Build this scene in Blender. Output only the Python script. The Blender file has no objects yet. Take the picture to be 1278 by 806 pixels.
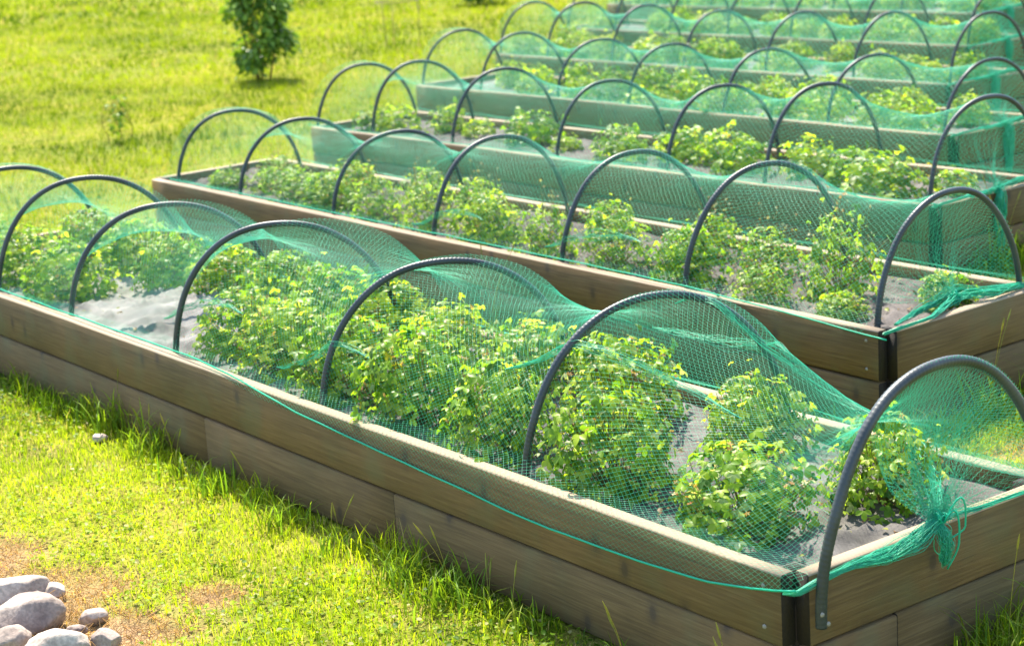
import bpy, math, random
import numpy as np
from mathutils import Vector, Matrix, noise

random.seed(7)
rng = np.random.default_rng(7)
scene = bpy.context.scene
PI = math.pi

# ------------------------------------------------------------------ camera
f_px, pitch, roll, cam_h = 2253.13, 0.243, -0.068, 2.1083
cp, sp = math.cos(pitch), math.sin(pitch)
Fv = Vector((0, cp, -sp)); Uv = Vector((0, sp, cp)); Rv = Vector((1, 0, 0))
R2 = Rv * math.cos(roll) + Uv * math.sin(roll)
U2 = -Rv * math.sin(roll) + Uv * math.cos(roll)
cam_data = bpy.data.cameras.new('camera')
cam = bpy.data.objects.new('camera', cam_data)
scene.collection.objects.link(cam)
m = Matrix.Identity(4)
for i in range(3):
    m[i][0] = R2[i]; m[i][1] = U2[i]; m[i][2] = -Fv[i]
m[2][3] = cam_h
cam.matrix_world = m
cam_data.sensor_width = 36
cam_data.lens = f_px / 1278 * 36
cam_data.clip_start = 0.05
cam_data.clip_end = 1000
cam_data.dof.use_dof = True
cam_data.dof.focus_distance = 5.3
cam_data.dof.aperture_fstop = 4.3
scene.camera = cam

# ------------------------------------------------------------------ light
SUN_AZ = math.radians(-12)      # from +Y, clockwise
SUN_EL = math.radians(56)
world = bpy.data.worlds.new('World'); scene.world = world
world.use_nodes = True
nt = world.node_tree; nt.nodes.clear()
sky = nt.nodes.new('ShaderNodeTexSky'); sky.sky_type = 'NISHITA'
sky.sun_disc = False; sky.sun_elevation = SUN_EL; sky.sun_rotation = SUN_AZ
bg = nt.nodes.new('ShaderNodeBackground'); bg.inputs['Strength'].default_value = 0.14
wo = nt.nodes.new('ShaderNodeOutputWorld')
nt.links.new(sky.outputs[0], bg.inputs[0]); nt.links.new(bg.outputs[0], wo.inputs[0])
sd = bpy.data.lights.new('sun', 'SUN'); sd.energy = 4.4; sd.angle = math.radians(0.6)
sd.color = (1.0, 0.925, 0.79)
sun = bpy.data.objects.new('sun', sd); scene.collection.objects.link(sun)
sdir = Vector((math.sin(SUN_AZ) * math.cos(SUN_EL), math.cos(SUN_AZ) * math.cos(SUN_EL), math.sin(SUN_EL)))
sun.rotation_euler = sdir.to_track_quat('Z', 'Y').to_euler()
sun.location = (0, 10, 12)

scene.view_settings.view_transform = 'Standard'
scene.view_settings.look = 'None'
scene.view_settings.exposure = 1.66
scene.view_settings.gamma = 1
scene.render.engine = 'CYCLES'
scene.cycles.max_bounces = 7
scene.cycles.transmission_bounces = 6
scene.cycles.transparent_max_bounces = 16
scene.cycles.use_denoising = True

# ------------------------------------------------------------------ helpers
COL = scene.collection


def tag(o, label=None, cat=None, group=None, kind=None):
    if label: o['label'] = label
    if cat: o['category'] = cat
    if group: o['group'] = group
    if kind: o['kind'] = kind
    return o


def empty(name, loc=(0, 0, 0), rz=0.0):
    o = bpy.data.objects.new(name, None)
    o.location = loc; o.rotation_euler = (0, 0, rz)
    o.empty_display_size = 0.1
    COL.objects.link(o)
    return o


def link(name, me, parent=None, loc=None, rot=None, scale=None):
    o = bpy.data.objects.new(name, me)
    COL.objects.link(o)
    if parent is not None: o.parent = parent
    if loc is not None: o.location = loc
    if rot is not None: o.rotation_euler = rot
    if scale is not None: o.scale = scale
    return o


def mesh_np(name, V, F, mat=None, smooth=False, tint=None, mats=None, midx=None):
    """V (n,3) float, F (m,k) int, all faces with k corners; tint (n,3) colour per vertex."""
    V = np.asarray(V, np.float32); F = np.asarray(F, np.int32)
    me = bpy.data.meshes.new(name)
    n, k = F.shape
    me.vertices.add(len(V)); me.vertices.foreach_set('co', V.ravel())
    me.loops.add(n * k); me.loops.foreach_set('vertex_index', F.ravel())
    me.polygons.add(n)
    me.polygons.foreach_set('loop_start', np.arange(0, n * k, k, dtype=np.int32))
    if smooth: me.polygons.foreach_set('use_smooth', np.ones(n, bool))
    if midx is not None: me.polygons.foreach_set('material_index', np.asarray(midx, np.int32))
    for mm in (mats or ([mat] if mat else [])): me.materials.append(mm)
    if tint is not None:
        a = me.attributes.new('tint', 'FLOAT_COLOR', 'POINT')
        t = np.ones((len(V), 4), np.float32); t[:, :3] = tint
        a.data.foreach_set('color', t.ravel())
    me.update(calc_edges=True)
    return me


def tubes(P0, P1, r, sides=3):
    """separate little tubes from P0 to P1 (n,3)"""
    P0 = np.asarray(P0, float); P1 = np.asarray(P1, float)
    d = P1 - P0; L = np.linalg.norm(d, axis=1, keepdims=True); L[L == 0] = 1e-6; d = d / L
    ref = np.where(np.abs(d[:, 2:3]) > 0.9, np.array([[1., 0, 0]]), np.array([[0, 0, 1.]]))
    a = np.cross(d, ref); a /= np.linalg.norm(a, axis=1, keepdims=True) + 1e-9
    b = np.cross(d, a)
    r = np.broadcast_to(np.asarray(r, float).reshape(-1, 1), (len(P0), 1))
    V = []
    for P in (P0, P1):
        for s in range(sides):
            w = 2 * PI * s / sides
            V.append(P + r * (a * math.cos(w) + b * math.sin(w)))
    V = np.stack(V, 1).reshape(-1, 3)
    base = (np.arange(len(P0)) * 2 * sides)[:, None]
    F = np.concatenate([base + np.array([[s, (s + 1) % sides, sides + (s + 1) % sides, sides + s]]) for s in range(sides)])
    return V, F


def sweep(path, rad, sides=8, cap=True):
    """one continuous tube along path"""
    P = np.asarray(path, float); n = len(P)
    rad = np.broadcast_to(np.asarray(rad, float), (n,))
    T = np.gradient(P, axis=0); T /= np.linalg.norm(T, axis=1, keepdims=True) + 1e-12
    N = np.zeros_like(P)
    ref = np.array([0, 0, 1.]) if abs(T[0][2]) < .9 else np.array([1., 0, 0])
    v = np.cross(T[0], ref); v /= np.linalg.norm(v)
    for i in range(n):
        v = v - T[i] * np.dot(v, T[i]); v /= np.linalg.norm(v) + 1e-12; N[i] = v
    B = np.cross(T, N)
    ang = np.arange(sides) * 2 * PI / sides
    V = (P[:, None] + rad[:, None, None] * (N[:, None] * np.cos(ang)[None, :, None] + B[:, None] * np.sin(ang)[None, :, None])).reshape(-1, 3)
    i = np.arange(n - 1)[:, None] * sides; j = np.arange(sides)[None]
    F = np.stack([i + j, i + (j + 1) % sides, i + sides + (j + 1) % sides, i + sides + j], -1).reshape(-1, 4)
    if cap:
        c0, c1 = len(V), len(V) + 1
        V = np.concatenate([V, P[:1], P[-1:]])
        jj = np.arange(0, sides, 2)
        F0 = np.stack([np.full_like(jj, c0), jj, (jj + 1) % sides, (jj + 2) % sides], 1)[:, [0, 3, 2, 1]]
        o = (n - 1) * sides
        F1 = np.stack([np.full_like(jj, c1), o + jj, o + (jj + 1) % sides, o + (jj + 2) % sides], 1)
        F = np.concatenate([F, F0, F1])
    return V, F


def merge(parts):
    Vs, Fs, o = [], [], 0
    for V, F in parts:
        Vs.append(V); Fs.append(np.asarray(F) + o); o += len(V)
    return np.concatenate(Vs), np.concatenate(Fs)


def fnoise(x, y, s=1.0, seed=0.0):
    return noise.noise((x * s + seed * 17.3, y * s - seed * 9.1, seed * 3.7))


# ------------------------------------------------------------------ materials
def new_mat(name):
    mt = bpy.data.materials.new(name); mt.use_nodes = True
    t = mt.node_tree; t.nodes.clear()
    out = t.nodes.new('ShaderNodeOutputMaterial')
    return mt, t, out


def N(t, typ, **kw):
    n = t.nodes.new(typ)
    for k, v in kw.items():
        if k in n.inputs.keys() if isinstance(k, str) else False: n.inputs[k].default_value = v
        else: setattr(n, k, v)
    return n


def ramp(t, pts, interp='LINEAR'):
    n = t.nodes.new('ShaderNodeValToRGB'); n.color_ramp.interpolation = interp
    el = n.color_ramp.elements
    while len(el) < len(pts): el.new(0.5)
    for e, (p, c) in zip(el, pts): e.position = p; e.color = (*c, 1)
    return n


def mix_rgb(t, a, b, fac, blend='MIX'):
    n = t.nodes.new('ShaderNodeMix'); n.data_type = 'RGBA'; n.blend_type = blend
    if isinstance(fac, (int, float)): n.inputs[0].default_value = fac
    else: t.links.new(fac, n.inputs[0])
    for s, v in ((6, a), (7, b)):
        if isinstance(v, tuple): n.inputs[s].default_value = (*v, 1)
        else: t.links.new(v, n.inputs[s])
    return n.outputs[2]


def wood_mat(name, dark=1.0, shift=0.0):
    mt, t, out = new_mat(name)
    tc = N(t, 'ShaderNodeTexCoord'); oi = N(t, 'ShaderNodeObjectInfo')
    mul = N(t, 'ShaderNodeMath', operation='MULTIPLY'); mul.inputs[1].default_value = 37.0
    t.links.new(oi.outputs['Random'], mul.inputs[0])
    add = N(t, 'ShaderNodeVectorMath', operation='ADD')
    t.links.new(tc.outputs['Object'], add.inputs[0]); t.links.new(mul.outputs[0], add.inputs[1])
    mp = N(t, 'ShaderNodeMapping'); mp.inputs['Scale'].default_value = (2.2, 60, 60)
    t.links.new(add.outputs[0], mp.inputs[0])
    # knots: sparse voronoi cells pull the grain round them
    sx_ = N(t, 'ShaderNodeSeparateXYZ'); cx_ = N(t, 'ShaderNodeCombineXYZ')
    t.links.new(add.outputs[0], sx_.inputs[0])
    t.links.new(sx_.outputs[0], cx_.inputs[0]); t.links.new(sx_.outputs[2], cx_.inputs[1])
    mk = N(t, 'ShaderNodeMapping'); mk.inputs['Scale'].default_value = (4.4, 2.6, 1)
    t.links.new(cx_.outputs[0], mk.inputs[0])
    vo = N(t, 'ShaderNodeTexVoronoi'); vo.voronoi_dimensions = '2D'; vo.inputs['Scale'].default_value = 1.0; vo.inputs['Randomness'].default_value = 1.0
    t.links.new(mk.outputs[0], vo.inputs['Vector'])
    kr = ramp(t, [(0.0, (1, 1, 1)), (0.045, (.9, .9, .9)), (0.07, (0.4, 0.4, 0.4)), (0.15, (0, 0, 0))])
    t.links.new(vo.outputs['Distance'], kr.inputs[0])
    n1 = N(t, 'ShaderNodeTexNoise'); n1.inputs['Scale'].default_value = 2.0; n1.inputs['Detail'].default_value = 8; n1.inputs['Roughness'].default_value = .65
    n1.inputs['Distortion'].default_value = 0.25
    t.links.new(mp.outputs[0], n1.inputs['Vector'])
    n2 = N(t, 'ShaderNodeTexNoise'); n2.inputs['Scale'].default_value = 1.6; n2.inputs['Detail'].default_value = 5
    t.links.new(add.outputs[0], n2.inputs['Vector'])
    d = dark
    c1 = ramp(t, [(0.25, (.098 * d, .058 * d, .021 * d)), (0.5, (.158 * d, .098 * d, .037 * d)), (0.76, (.23 * d, .152 * d, .066 * d))])
    t.links.new(n1.outputs[0], c1.inputs[0])
    c2 = ramp(t, [(0.3, (.62, .66, .55)), (0.7, (1.1, 1.0, .92))])
    t.links.new(n2.outputs[0], c2.inputs[0])
    col = mix_rgb(t, c1.outputs[0], c2.outputs[0], 1.0, 'MULTIPLY')
    kf = N(t, 'ShaderNodeMath', operation='MULTIPLY'); kf.inputs[1].default_value = 0.85
    t.links.new(kr.outputs[0], kf.inputs[0])
    col = mix_rgb(t, col, (.055 * d, .035 * d, .02 * d), kf.outputs[0])
    # drying cracks
    mc = N(t, 'ShaderNodeMapping'); mc.inputs['Scale'].default_value = (2.5, 130, 130)
    t.links.new(add.outputs[0], mc.inputs[0])
    nc = N(t, 'ShaderNodeTexNoise'); nc.inputs['Scale'].default_value = 1.0; nc.inputs['Detail'].default_value = 3
    t.links.new(mc.outputs[0], nc.inputs['Vector'])
    rc = ramp(t, [(0.27, (.7, .7, .7)), (0.34, (0, 0, 0))])
    t.links.new(nc.outputs[0], rc.inputs[0])
    col = mix_rgb(t, col, (.04 * d, .028 * d, .014 * d), rc.outputs[0])
    # blotchy damp and algae stains
    n3 = N(t, 'ShaderNodeTexNoise'); n3.inputs['Scale'].default_value = 5.0; n3.inputs['Detail'].default_value = 4
    t.links.new(add.outputs[0], n3.inputs['Vector'])
    r3 = ramp(t, [(0.52, (0, 0, 0)), (0.72, (.55, .55, .55))])
    t.links.new(n3.outputs[0], r3.inputs[0])
    col = mix_rgb(t, col, (.12 * d, .115 * d, .05 * d), r3.outputs[0])
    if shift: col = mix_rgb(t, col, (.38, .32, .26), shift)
    bs = N(t, 'ShaderNodeBsdfPrincipled'); bs.inputs['Roughness'].default_value = .82
    t.links.new(col, bs.inputs['Base Color'])
    bp = N(t, 'ShaderNodeBump'); bp.inputs['Strength'].default_value = .5; bp.inputs['Distance'].default_value = .004
    t.links.new(n1.outputs[0], bp.inputs['Height']); t.links.new(bp.outputs[0], bs.inputs['Normal'])
    t.links.new(bs.outputs[0], out.inputs[0])
    return mt


def leaf_mat(name, trans=0.45, gloss=0.35, attr=True, base=(.08, .16, .02), hue=0.0):
    """tint attribute is the leaf's own colour"""
    mt, t, out = new_mat(name)
    if attr:
        at = N(t, 'ShaderNodeAttribute'); at.attribute_name = 'tint'; col = at.outputs['Color']
    else:
        rgb = N(t, 'ShaderNodeRGB'); rgb.outputs[0].default_value = (*base, 1); col = rgb.outputs[0]
    oi = N(t, 'ShaderNodeObjectInfo')
    rr = ramp(t, [(0.0, (.78, .88, .8)), (0.5, (1, 1, 1)), (1.0, (1.25, 1.12, .9))])
    t.links.new(oi.outputs['Random'], rr.inputs[0])
    col = mix_rgb(t, col, rr.outputs[0], 1.0, 'MULTIPLY')
    bs = N(t, 'ShaderNodeBsdfPrincipled'); bs.inputs['Roughness'].default_value = .42
    bs.inputs['Specular IOR Level'].default_value = gloss
    t.links.new(col, bs.inputs['Base Color'])
    tr = N(t, 'ShaderNodeBsdfTranslucent')
    tcol = mix_rgb(t, col, (1.3, 1.35, .5), 1.0, 'MULTIPLY')
    t.links.new(tcol, tr.inputs['Color'])
    mx = N(t, 'ShaderNodeMixShader'); mx.inputs[0].default_value = trans
    t.links.new(bs.outputs[0], mx.inputs[1]); t.links.new(tr.outputs[0], mx.inputs[2])
    t.links.new(mx.outputs[0], out.inputs[0])
    return mt


def plain_mat(name, col, rough=.6, spec=.5, bump=None, var=None, trans=0.0):
    mt, t, out = new_mat(name)
    tc = N(t, 'ShaderNodeTexCoord')
    bs = N(t, 'ShaderNodeBsdfPrincipled'); bs.inputs['Roughness'].default_value = rough
    bs.inputs['Specular IOR Level'].default_value = spec
    c = None
    if var:
        sc_, c2, lo, hi = var
        nz = N(t, 'ShaderNodeTexNoise'); nz.inputs['Scale'].default_value = sc_; nz.inputs['Detail'].default_value = 6
        t.links.new(tc.outputs['Object'], nz.inputs['Vector'])
        rp = ramp(t, [(lo, col), (hi, c2)]); t.links.new(nz.outputs[0], rp.inputs[0]); c = rp.outputs[0]
        t.links.new(c, bs.inputs['Base Color'])
    else:
        bs.inputs['Base Color'].default_value = (*col, 1)
    if bump:
        nb = N(t, 'ShaderNodeTexNoise'); nb.inputs['Scale'].default_value = bump[0]; nb.inputs['Detail'].default_value = 6
        t.links.new(tc.outputs['Object'], nb.inputs['Vector'])
        bp = N(t, 'ShaderNodeBump'); bp.inputs['Strength'].default_value = bump[1]; bp.inputs['Distance'].default_value = bump[2]
        t.links.new(nb.outputs[0], bp.inputs['Height']); t.links.new(bp.outputs[0], bs.inputs['Normal'])
    if trans:
        tr = N(t, 'ShaderNodeBsdfTranslucent')
        if c is not None: t.links.new(c, tr.inputs['Color'])
        else: tr.inputs['Color'].default_value = (*col, 1)
        mx = N(t, 'ShaderNodeMixShader'); mx.inputs[0].default_value = trans
        t.links.new(bs.outputs[0], mx.inputs[1]); t.links.new(tr.outputs[0], mx.inputs[2])
        t.links.new(mx.outputs[0], out.inputs[0])
    else:
        t.links.new(bs.outputs[0], out.inputs[0])
    return mt


M_wood = wood_mat('weathered_wood')
M_end = wood_mat('end_grain_wood', dark=.13)
M_top = wood_mat('sunlit_top_wood', dark=2.0, shift=.5)  # paler wood copy for rail tops, the sun's brightness painted into its colour
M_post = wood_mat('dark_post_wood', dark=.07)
M_soil = plain_mat('soil', (.035, .024, .015), .95, .1, bump=(60, .8, .01))
M_hoop = plain_mat('grey_pipe', (.020, .029, .033), .45, .5, var=(6, (.055, .066, .070), .4, .75), bump=(120, .2, .001))
M_net = plain_mat('green_net', (.05, .56, .33), .35, .6, trans=.35)
M_cord = plain_mat('green_cord', (.008, .52, .30), .4, .5, trans=.3)
M_fabric = plain_mat('grey_weed_fabric', (.15, .14, .128), .9, .2, var=(5, (.30, .28, .262), .35, .65), bump=(220, .6, .003))
for _m in (M_fabric,):
    _t = _m.node_tree; _a = _t.nodes.new('ShaderNodeAttribute'); _a.attribute_name = 'tint'
    _b = [n for n in _t.nodes if n.type == 'BSDF_PRINCIPLED'][0]
    _src = _b.inputs['Base Color'].links[0].from_socket
    _t.links.new(mix_rgb(_t, _src, _a.outputs['Color'], 1.0, 'MULTIPLY'), _b.inputs['Base Color'])
M_fabric_dirty = plain_mat('soiled_weed_fabric', (.06, .052, .045), .9, .2, var=(6, (.16, .14, .13), .3, .7), bump=(160, .7, .004))
M_leaf = leaf_mat('strawberry_leaf', .58, .42)
M_grass = leaf_mat('grass_blade', .5, .08)
M_bush = leaf_mat('bush_leaf', .3, .4)
M_stem = plain_mat('green_stem', (.16, .2, .05), .6, .3, var=(30, (.3, .16, .06), .4, .65), trans=.15)
M_flower = leaf_mat('faded_flower', .35, .1)
M_bark = plain_mat('brown_bark', (.08, .05, .03), .9, .1, bump=(80, .8, .006))
M_screw = plain_mat('steel_screw', (.26, .24, .2), .5, .5)
M_wire = plain_mat('rusty_wire', (.2, .14, .1), .7, .3)


def ground_material():
    mt, t, out = new_mat('lawn_ground')
    tc = N(t, 'ShaderNodeTexCoord')
    def nz(s, d=6):
        n = N(t, 'ShaderNodeTexNoise'); n.inputs['Scale'].default_value = s; n.inputs['Detail'].default_value = d
        t.links.new(tc.outputs['Object'], n.inputs['Vector']); return n
    a, b, c = nz(.45), nz(6, 10), nz(70, 4)
    r1 = ramp(t, [(.3, (.13, .17, .014)), (.5, (.20, .22, .02)), (.7, (.28, .25, .05))])
    t.links.new(b.outputs[0], r1.inputs[0])
    r2 = ramp(t, [(.35, (.75, .85, .8)), (.65, (1.25, 1.1, .9))]); t.links.new(a.outputs[0], r2.inputs[0])
    col = mix_rgb(t, r1.outputs[0], r2.outputs[0], 1, 'MULTIPLY')
    r3 = ramp(t, [(.35, (.5, .5, .5)), (.65, (1.2, 1.2, 1.2))]); t.links.new(c.outputs[0], r3.inputs[0])
    col = mix_rgb(t, col, r3.outputs[0], .8, 'MULTIPLY')
    # bare straw-coloured earth beside the stones (a stain with its own shape)
    at = N(t, 'ShaderNodeAttribute'); at.attribute_name = 'tint'
    r4 = ramp(t, [(.3, (.22, .13, .065)), (.7, (.42, .29, .16))]); t.links.new(b.outputs[0], r4.inputs[0])
    col = mix_rgb(t, col, r4.outputs[0], at.outputs['Color'])
    bs = N(t, 'ShaderNodeBsdfPrincipled'); bs.inputs['Roughness'].default_value = .95; bs.inputs['Specular IOR Level'].default_value = .1
    t.links.new(col, bs.inputs['Base Color'])
    bp = N(t, 'ShaderNodeBump'); bp.inputs['Strength'].default_value = .8; bp.inputs['Distance'].default_value = .02
    t.links.new(c.outputs[0], bp.inputs['Height']); t.links.new(bp.outputs[0], bs.inputs['Normal'])
    t.links.new(bs.outputs[0], out.inputs[0])
    return mt


# ------------------------------------------------------------------ ground
STRAW = [(-1.55, 5.15, .30, .50), (-1.22, 5.02, .26, .20), (-1.0, 5.25, .12, .12), (-1.85, 5.55, .26, .38)]


def straw(x, y):
    v = 0.0
    for cx, cy, rx, ry in STRAW:
        d = math.hypot((x - cx) / rx, (y - cy) / ry)
        v = max(v, 1.25 - d * .9)
    v += .35 * fnoise(x, y, 5, 2) + .2 * fnoise(x, y, 14, 3)
    # little bare spots elsewhere
    v = max(v, (fnoise(x, y, 3.3, 5) - .42) * .9 if y < 9 else 0)
    return min(1, max(0, v))


def build_ground():
    xs = np.concatenate([[-300, -60, -20, -8], np.linspace(-4, 4, 121), [8, 20, 60, 300]])
    ys = np.concatenate([[-300, -30, 0], np.linspace(3.2, 9.2, 101), [12, 20, 40, 80, 300]])
    V = [(x, y, 0.0) for y in ys for x in xs]
    nx = len(xs)
    V = np.array(V)
    T = np.zeros((len(V), 3))
    for i, (x, y, z) in enumerate(V):
        if abs(x) < 4.2 and 3 < y < 10:
            s = straw(x, y); T[i] = s
            V[i][2] = -.012 + .01 * fnoise(x, y, 3, 8)
    F = []
    for j in range(len(ys) - 1):
        for i in range(nx - 1):
            a = j * nx + i; F.append((a, a + 1, a + nx + 1, a + nx))
    me = mesh_np('ground', V, F, ground_material(), True, T)
    tag(link('ground', me), kind='structure')


build_ground()

# ------------------------------------------------------------------ beds
# FR corner x, y, heading, z, skew, width, length
BEDS = [(0.646, 4.118, -0.928, 0.0, -0.033, 1.025, 6.35),
        (1.373, 6.391, -0.946, -0.007, 0.023, 0.933, 6.186),
        (2.139, 8.801, -0.928, -0.023, 0.010, 0.944, 5.967),
        (2.763, 10.896, -0.951, -0.007, 0.0, 0.957, 6.004),
        (3.367, 13.394, -0.959, -0.017, 0.0, 0.965, 5.888),
        (4.165, 15.836, -0.959, -0.009, 0.0, 0.965, 5.948),
        (5.014, 18.744, -0.946, 0.007, 0.0, 0.965, 6.057)]
BEDNAME = ['the nearest bed', 'the second bed back', 'the third bed back', 'the fourth bed back',
           'the fifth bed back', 'the sixth bed back', 'the farthest bed']
TH = 0.048       # board thickness
HB = 0.2         # board height
TOP = 0.4


def loc(i, u, v, z):
    """bed coordinates -> bed-local (Empty) coordinates; u from the right end, v from the front board"""
    sk = BEDS[i][4]
    return np.array([-u - v * math.sin(sk), v * math.cos(sk), z])


def wld(i, u, v, z=0.0):
    x, y, th, z0 = BEDS[i][:4]
    p = loc(i, u, v, z)
    return np.array([x + p[0] * math.cos(th) - p[1] * math.sin(th), y + p[0] * math.sin(th) + p[1] * math.cos(th), z + z0])


def board_mesh(name, L, h=HB, t=TH, seed=0, bow=.004, top=True):
    """board along +x from 0 to L, z from 0 to h, thickness y from 0 to t, with rounded arrises"""
    n = max(4, int(L / .18)); c = .005
    prof = [(0, c), (0, h - c), (c, h), (t - c, h), (t, h - c), (t, c), (t - c, 0), (c, 0)]
    V = []; r = random.Random(seed)
    for k in range(n + 1):
        x = L * k / n
        by = bow * noise.noise((x * .7, seed * 3.1, 0)) * 2
        bz = bow * .5 * noise.noise((x * .9, seed * 7.7, 4)) * 2
        for (y, z) in prof:
            jj = .0012 * noise.noise((x * 9, y * 60 + seed, z * 30))
            V.append((x, y + by + jj, z + bz + jj))
    F = []; mi = []
    for k in range(n):
        for s in range(8):
            a = k * 8 + s; b = k * 8 + (s + 1) % 8
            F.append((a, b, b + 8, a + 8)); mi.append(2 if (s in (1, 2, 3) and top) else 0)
    for o, rev in ((0, 0), (n * 8, 1)):
        for q in ((0, 1, 6, 7), (1, 2, 3, 6), (3, 4, 5, 6)):
            qq = [o + i for i in q]
            F.append(qq if rev else qq[::-1]); mi.append(1)
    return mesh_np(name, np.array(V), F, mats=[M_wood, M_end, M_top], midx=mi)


def add_board(i, parent, u0, v0, u1, v1, z, seed, h=HB, label=None, bow=.004):
    """board whose outer bottom arris runs (u0,v0)->(u1,v1); thickness to the left of that direction"""
    a = loc(i, u0, v0, z); b = loc(i, u1, v1, z)
    L = float(np.linalg.norm((b - a)[:2])); ang = math.atan2(b[1] - a[1], b[0] - a[0])
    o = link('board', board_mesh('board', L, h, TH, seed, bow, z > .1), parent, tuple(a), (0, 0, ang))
    if label: o['label'] = label
    return o


def screw_mesh():
    parts = []
    n = 8
    ang = np.arange(n) * 2 * PI / n
    V = np.concatenate([np.stack([np.cos(ang) * .0065, np.zeros(n), np.sin(ang) * .0065], 1),
                        np.stack([np.cos(ang) * .005, np.full(n, -.0035), np.sin(ang) * .005], 1), [[0, -.002, 0]]])
    F = [(k, (k + 1) % n, n + (k + 1) % n, n + k) for k in range(n)] + [(n + k, n + (k + 1) % n, n + (k + 2) % n, 2 * n) for k in range(0, n, 2)]
    return mesh_np('screw', V, F, M_screw)


SCREW = screw_mesh()


def build_bed(i):
    x, y, th, z0, sk, W, L = BEDS[i]
    root = empty('raised_bed', (x, y, z0), th)
    looks = ['weathered timber raised bed nearest the camera with two-board sides',
             'timber raised bed second from the camera, its near corner just behind the closest bed',
             'timber raised bed third from the camera, its near corner behind the green net end',
             'timber raised bed fourth from the camera, its front seen through green netting',
             'blurred timber raised bed fifth from the camera',
             'blurred timber raised bed sixth from the camera',
             'farthest timber raised bed, cut by the top edge of the picture']
    tag(root, looks[i], 'raised bed', 'timber raised beds in a row on the lawn')
    s = i * 50
    hb = HB - .007
    T = TH
    # outer faces: front v=0, end u=0; boards meet at their inner corners leaving a notch
    joints = {0: [1.78, 3.06], 1: [2.6], 2: [3.1]}.get(i, [2.9])
    for lvl in (0, 1):
        z = lvl * HB
        cuts = [T] + (sorted(joints) if lvl == 0 else []) + [L - T]
        for k in range(len(cuts) - 1):
            a, b = cuts[k], cuts[k + 1]
            bo = add_board(i, root, b - .0015, 0, a + .0015, 0, z, s + lvl * 7 + k, hb)
            if i < 2 and lvl == 1:
                for uu in ((a + .06,) if k == 0 else ()):
                    for zz in (.04, .15):
                        link('screw', SCREW, bo, ((b - .0015) - uu, -.0005, zz))
        # right end, from front to back ; thickness faces inward
        ev = [T] + ([.36] if (lvl == 0 and i == 0) else []) + [W - T]
        for k in range(len(ev) - 1):
            bo = add_board(i, root, 0, ev[k] + .0015, 0, ev[k + 1] - .0015, z, s + 20 + lvl * 3 + k, hb)
        # back
        add_board(i, root, T, W, L - T, W, z, s + 30 + lvl, hb)
        # left end
        add_board(i, root, L, W - T, L, T, z, s + 40 + lvl, hb)
    # posts in the four notched corners
    for (pu, pv) in ((T + .002, T + .002), (T + .002, W - T - .047), (L - T - .047, T + .002), (L - T - .047, W - T - .047)):
        a = loc(i, pu + .045, pv, .0)
        bm = board_mesh('corner_post', TOP - .012, .045, .045, s + 9, 0)
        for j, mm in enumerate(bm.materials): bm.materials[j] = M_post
        link('corner_post', bm, root, tuple(a + np.array([0, 0, 0])), (0, -PI / 2, 0)).location = tuple(loc(i, pu, pv, 0))
    # dark filler strips that close the notch behind the board ends
    V = []; F = []
    cs = [(T + .001, T + .001), (L - T - .001, T + .001), (L - T - .001, W - T - .001), (T + .001, W - T - .001)]
    for z in (-.05, .30):
        for (u, v) in cs: V.append(loc(i, u, v, z))
    F = [(0, 1, 5, 4), (1, 2, 6, 5), (2, 3, 7, 6), (3, 0, 4, 7), (4, 5, 6, 7), (3, 2, 1, 0)]
    link('soil_fill', mesh_np('soil_fill', np.array(V), F, M_soil), root)
    return root


roots = [build_bed(i) for i in range(len(BEDS))]


# ------------------------------------------------------------------ weed fabric
def build_fabric(i):
    x, y, th, z0, sk, W, L = BEDS[i]
    nu = 300 if i < 2 else 110; nv = 44 if i < 2 else 20
    V = []; D = []
    for a in range(nu + 1):
        u = TH + .003 + (L - 2 * TH - .006) * a / nu
        for b in range(nv + 1):
            v = TH + .003 + (W - 2 * TH - .006) * b / nv
            e = min(1, min(v - TH, W - TH - v) / .1)
            wv = noise.noise((u * 2.3, v * 3.1, i * 3.3)) * .02
            rd = 1 - abs(noise.noise((u * 5 + v * 3, v * 6 - u, i * 5.1 + 9))) * 2
            rd2 = 1 - abs(noise.noise((u * 13 - v * 8, v * 12 + u * 4, i * 5.1 + 3))) * 2
            z = .325 + wv + .026 * max(0, rd) ** 3 * e + .015 * max(0, rd2) ** 2 * e
            if i == 0:
                z += .05 * math.exp(-((u - 4.15) / .38) ** 2 - ((v - .5) / .3) ** 2)
            z += .012 * (1 - e)
            V.append(loc(i, u, v, z))
            k = min(1, max(0, (u - 3.1) / .8)) if i == 0 else .75
            soil = .12 * noise.noise((u * 9, v * 9, i)) + .10 * noise.noise((u * 30, v * 30, i))
            D.append([(.52 + .34 * k + soil)] * 3)
    F = []
    for a in range(nu):
        for b in range(nv):
            k = a * (nv + 1) + b; F.append((k, k + 1, k + nv + 2, k + nv + 1))
    me = mesh_np('weed_fabric', np.array(V), F, M_fabric_dirty if i in (1, 2) else M_fabric, True, np.array(D))
    o = link('weed_fabric', me, None, (x, y, z0), (0, 0, th))
    tag(o, 'wrinkled grey weed-control fabric covering the soil of ' + BEDNAME[i], 'ground fabric', 'grey weed fabric sheets laid in the beds')


for i in range(len(BEDS)): build_fabric(i)

# ------------------------------------------------------------------ hoops
HZ0, HR = .30, .0121     # springing height and pipe radius


def arch(phi, W, zt, inset=.068):
    hw = W / 2 - inset
    c, s_ = math.cos(phi), math.sin(phi)
    e = .93
    cc = math.copysign(abs(c) ** e, c)
    return W / 2 - hw * cc, HZ0 + (zt - HZ0) * abs(s_) ** e


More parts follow.
